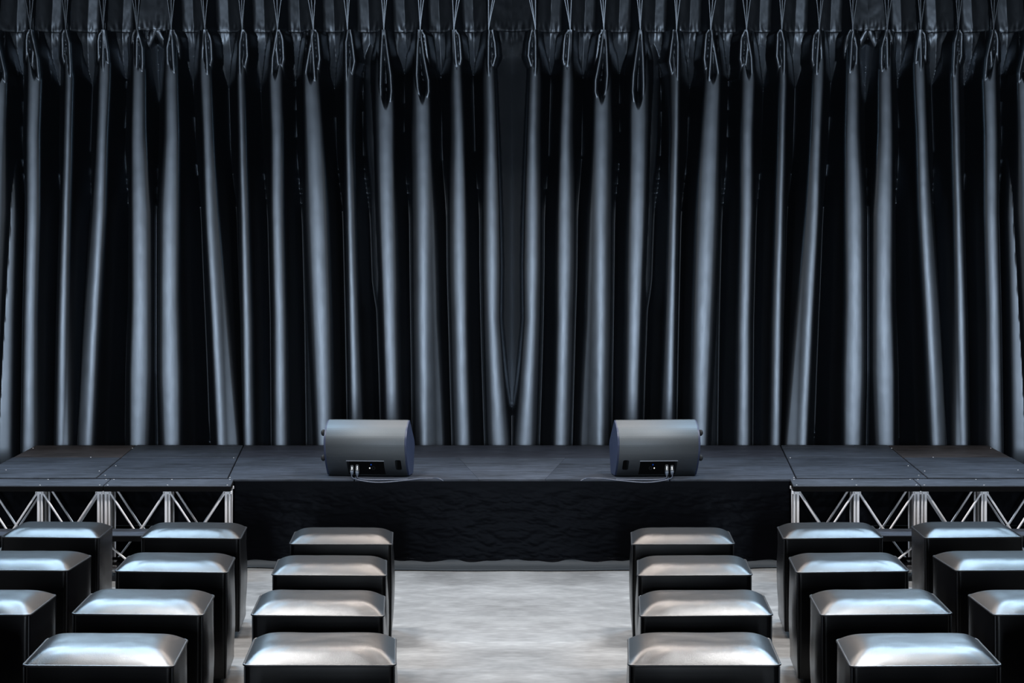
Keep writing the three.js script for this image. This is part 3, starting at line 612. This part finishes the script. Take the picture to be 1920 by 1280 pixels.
function ottoman(label, corners, puff, group, sd) {        // corners [x, depth]: front-left, front-right, back-right, back-left
  const cx = corners.reduce((s, c) => s + c[0], 0) / 4, cd = corners.reduce((s, c) => s + c[1], 0) / 4;
  const t = thing('cube_ottoman', label, 'ottoman', V(cx, 0, cd), group);
  const at = (u, v) => { const a = corners; return [lerp(lerp(a[0][0], a[1][0], u), lerp(a[3][0], a[2][0], u), v), lerp(lerp(a[0][1], a[1][1], u), lerp(a[3][1], a[2][1], u), v)]; };
  // outline with rounded corners, in (u, v)
  const R = 0.045, ring = [];
  for (const [cu, cv, a0] of [[R, R, Math.PI], [1 - R, R, 1.5 * Math.PI], [1 - R, 1 - R, 0], [R, 1 - R, 0.5 * Math.PI]]) {
    for (let k = 0; k <= 4; k++) { const a = a0 + k / 4 * Math.PI / 2; ring.push([cu + R * Math.cos(a), cv + R * Math.sin(a)]); }
    const nxt = { [Math.PI]: [1, 0], [1.5 * Math.PI]: [0, 1], 0: [-1, 0], [0.5 * Math.PI]: [0, -1] }[a0];
    const last = ring[ring.length - 1]; for (let k = 1; k < 8; k++) ring.push([last[0] + nxt[0] * (1 - 2 * R) * k / 8, last[1] + nxt[1] * (1 - 2 * R) * k / 8]);
  }
  ring.push(ring[0]);
  const n = ring.length - 1, len = [0]; for (let i = 1; i <= n; i++) { const p = at(...ring[i]), q = at(...ring[i - 1]); len.push(len[i - 1] + Math.hypot(p[0] - q[0], p[1] - q[1])); }
  const y0 = 0.03, nv = 14;
  const side = grid(n, nv, (u, v) => {
    const i = Math.round(u * n), [a, b] = ring[i], y = lerp(y0, SEAT_H, v);
    const bulge = 0.012 * Math.sin(Math.PI * v) * (Math.min(1, 4 * Math.min(a, 1 - a) + 4 * Math.min(b, 1 - b))) + 0.0035 * fbm(len[i] * 6 + sd, v * 2.4, sd, 3) * Math.sin(Math.PI * v);
    const k = 1 + (bulge / 0.22) - 0.012 * (1 - v);
    const p = at(0.5 + (a - 0.5) * k, 0.5 + (b - 0.5) * k); return V(p[0], y, p[1]);
  }, (u, v) => [len[Math.round(u * n)], lerp(y0, SEAT_H, v)]);
  const bottom = slab(corners.map(([x, d]) => [lerp(x, cx, 0.03), lerp(d, cd, 0.03)]), y0 - 0.002, y0 + 0.002, 0.0005);
  part('body', join([side, bottom]), M.leatherSide, t);
  // the padded top: crown over the same outline, soft creases running into the corners
  const m = 44, f = (s) => 1 - Math.pow(Math.abs(2 * s - 1), 3.6);
  const crown = (a, b) => {
    const e = Math.min(a, 1 - a, b, 1 - b);
    const g = (m, w) => 1 - Math.pow(1 - clamp(m / w), 2.0), lim = [g(a * 0.45, 0.1), g((1 - a) * 0.45, 0.1), g(b * 0.385, 0.155), g((1 - b) * 0.385, 0.115)];
    let z = 0; for (const q of lim) z += Math.exp(-9 * q);   // soft minimum: four padded slopes that meet in mitres
    z = 0.037 * puff * Math.max(0, Math.min(...lim) < 0.002 ? 0 : Math.min(Math.min(...lim) * 1.02, -Math.log(z) / 9 + 0.02 * smooth(0, 0.1, Math.min(...lim))));
    z += 0.0035 * fbm(a * 3.1 + sd, b * 2.6, sd + 2, 3) * smooth(0, 0.2, e);
    z -= 0.004 * Math.exp(-(((a - b) * 9) ** 2)) * smooth(0.3, 0.1, Math.max(a, b)) + 0.004 * Math.exp(-(((1 - a - b) * 9) ** 2)) * smooth(0.3, 0.1, Math.max(1 - a, b));
    return z;
  };
  const warp = (s) => 0.5 + 0.5 * Math.sin((s - 0.5) * Math.PI) * 0.35 + (s - 0.5) * 0.65;
  const top = grid(m, m, (u, v) => {
    let a = warp(u), b = warp(v);
    const p0 = a, p1 = b;                                  // pull the four corners onto the rounded outline
    const ax = Math.abs(a - 0.5) * 2, bx = Math.abs(b - 0.5) * 2, over = Math.max(0, ax + bx - (2 - R * 1.1));
    a = 0.5 + (a - 0.5) * (1 - over * 0.30); b = 0.5 + (b - 0.5) * (1 - over * 0.30);
    const p = at(a, b); return V(p[0], SEAT_H + crown(p0, p1), p[1]);
  }, (u, v) => { const p = at(u, v); return [p[0] * 1.0, p[1]]; });
  part('seat_pad', top, M.leather, t);
  const loop = ring.slice(0, n).map(([a, b]) => { const p = at(0.5 + (a - 0.5) * 1.006, 0.5 + (b - 0.5) * 1.006); return V(p[0], SEAT_H - 0.001, p[1]); });
  part('piping', new THREE.TubeGeometry(new THREE.CatmullRomCurve3(loop, true, 'centripetal'), 150, 0.0036, 6, true), M.leatherEdge, t);
  for (const [a, b] of [[0.006, 0.006], [0.994, 0.006], [0.994, 0.994], [0.006, 0.994]]) {
    const p = at(a, b), q = at(0.5 + (a - 0.5) * 0.988, 0.5 + (b - 0.5) * 0.988);
    part('corner_seam', bar(V(p[0], SEAT_H - 0.004, p[1]), V(q[0], y0 + 0.002, q[1]), 0.0028, 6), M.leatherEdge, t);
  }
  for (const [a, b] of [[0.1, 0.1], [0.9, 0.1], [0.9, 0.9], [0.1, 0.9]]) { const p = at(a, b); part('foot', new THREE.CylinderGeometry(0.02, 0.016, 0.029, 14).translate(p[0], 0.0145, -p[1]), M.footRubber, t); }
  return t;
}
const depthOf = (py) => FOCAL * (EYE - SEAT_H) / (py - HORIZON);
SEATS.forEach(([col, row, fl, fr, br, puff], i) => {
  const dl = depthOf(lerp(fl[1], (fl[1] + fr[1]) / 2, 0.35)), dr = depthOf(lerp(fr[1], (fl[1] + fr[1]) / 2, 0.35)), deep = 0.385;
  const xl = PX(fl[0], dl), xr = PX(fr[0], dr), lean = PX(br, dr + deep) - xr;
  const corners = [[xl, dl], [xr, dr], [xr + lean, dr + deep], [xl + lean, dl + deep]];
  const say = (side) => `black leather cube ottoman, ${side} seating block, ${COLUMNS[col]}, ${ROWS[row - 1]}`;
  const o = ottoman(say('left'), corners, puff, 'cube ottomans of the left block', i * 3.7 + 1);
  twin(o, say('right'), 'cube ottomans of the right block');
});

renderer.render(scene, camera);
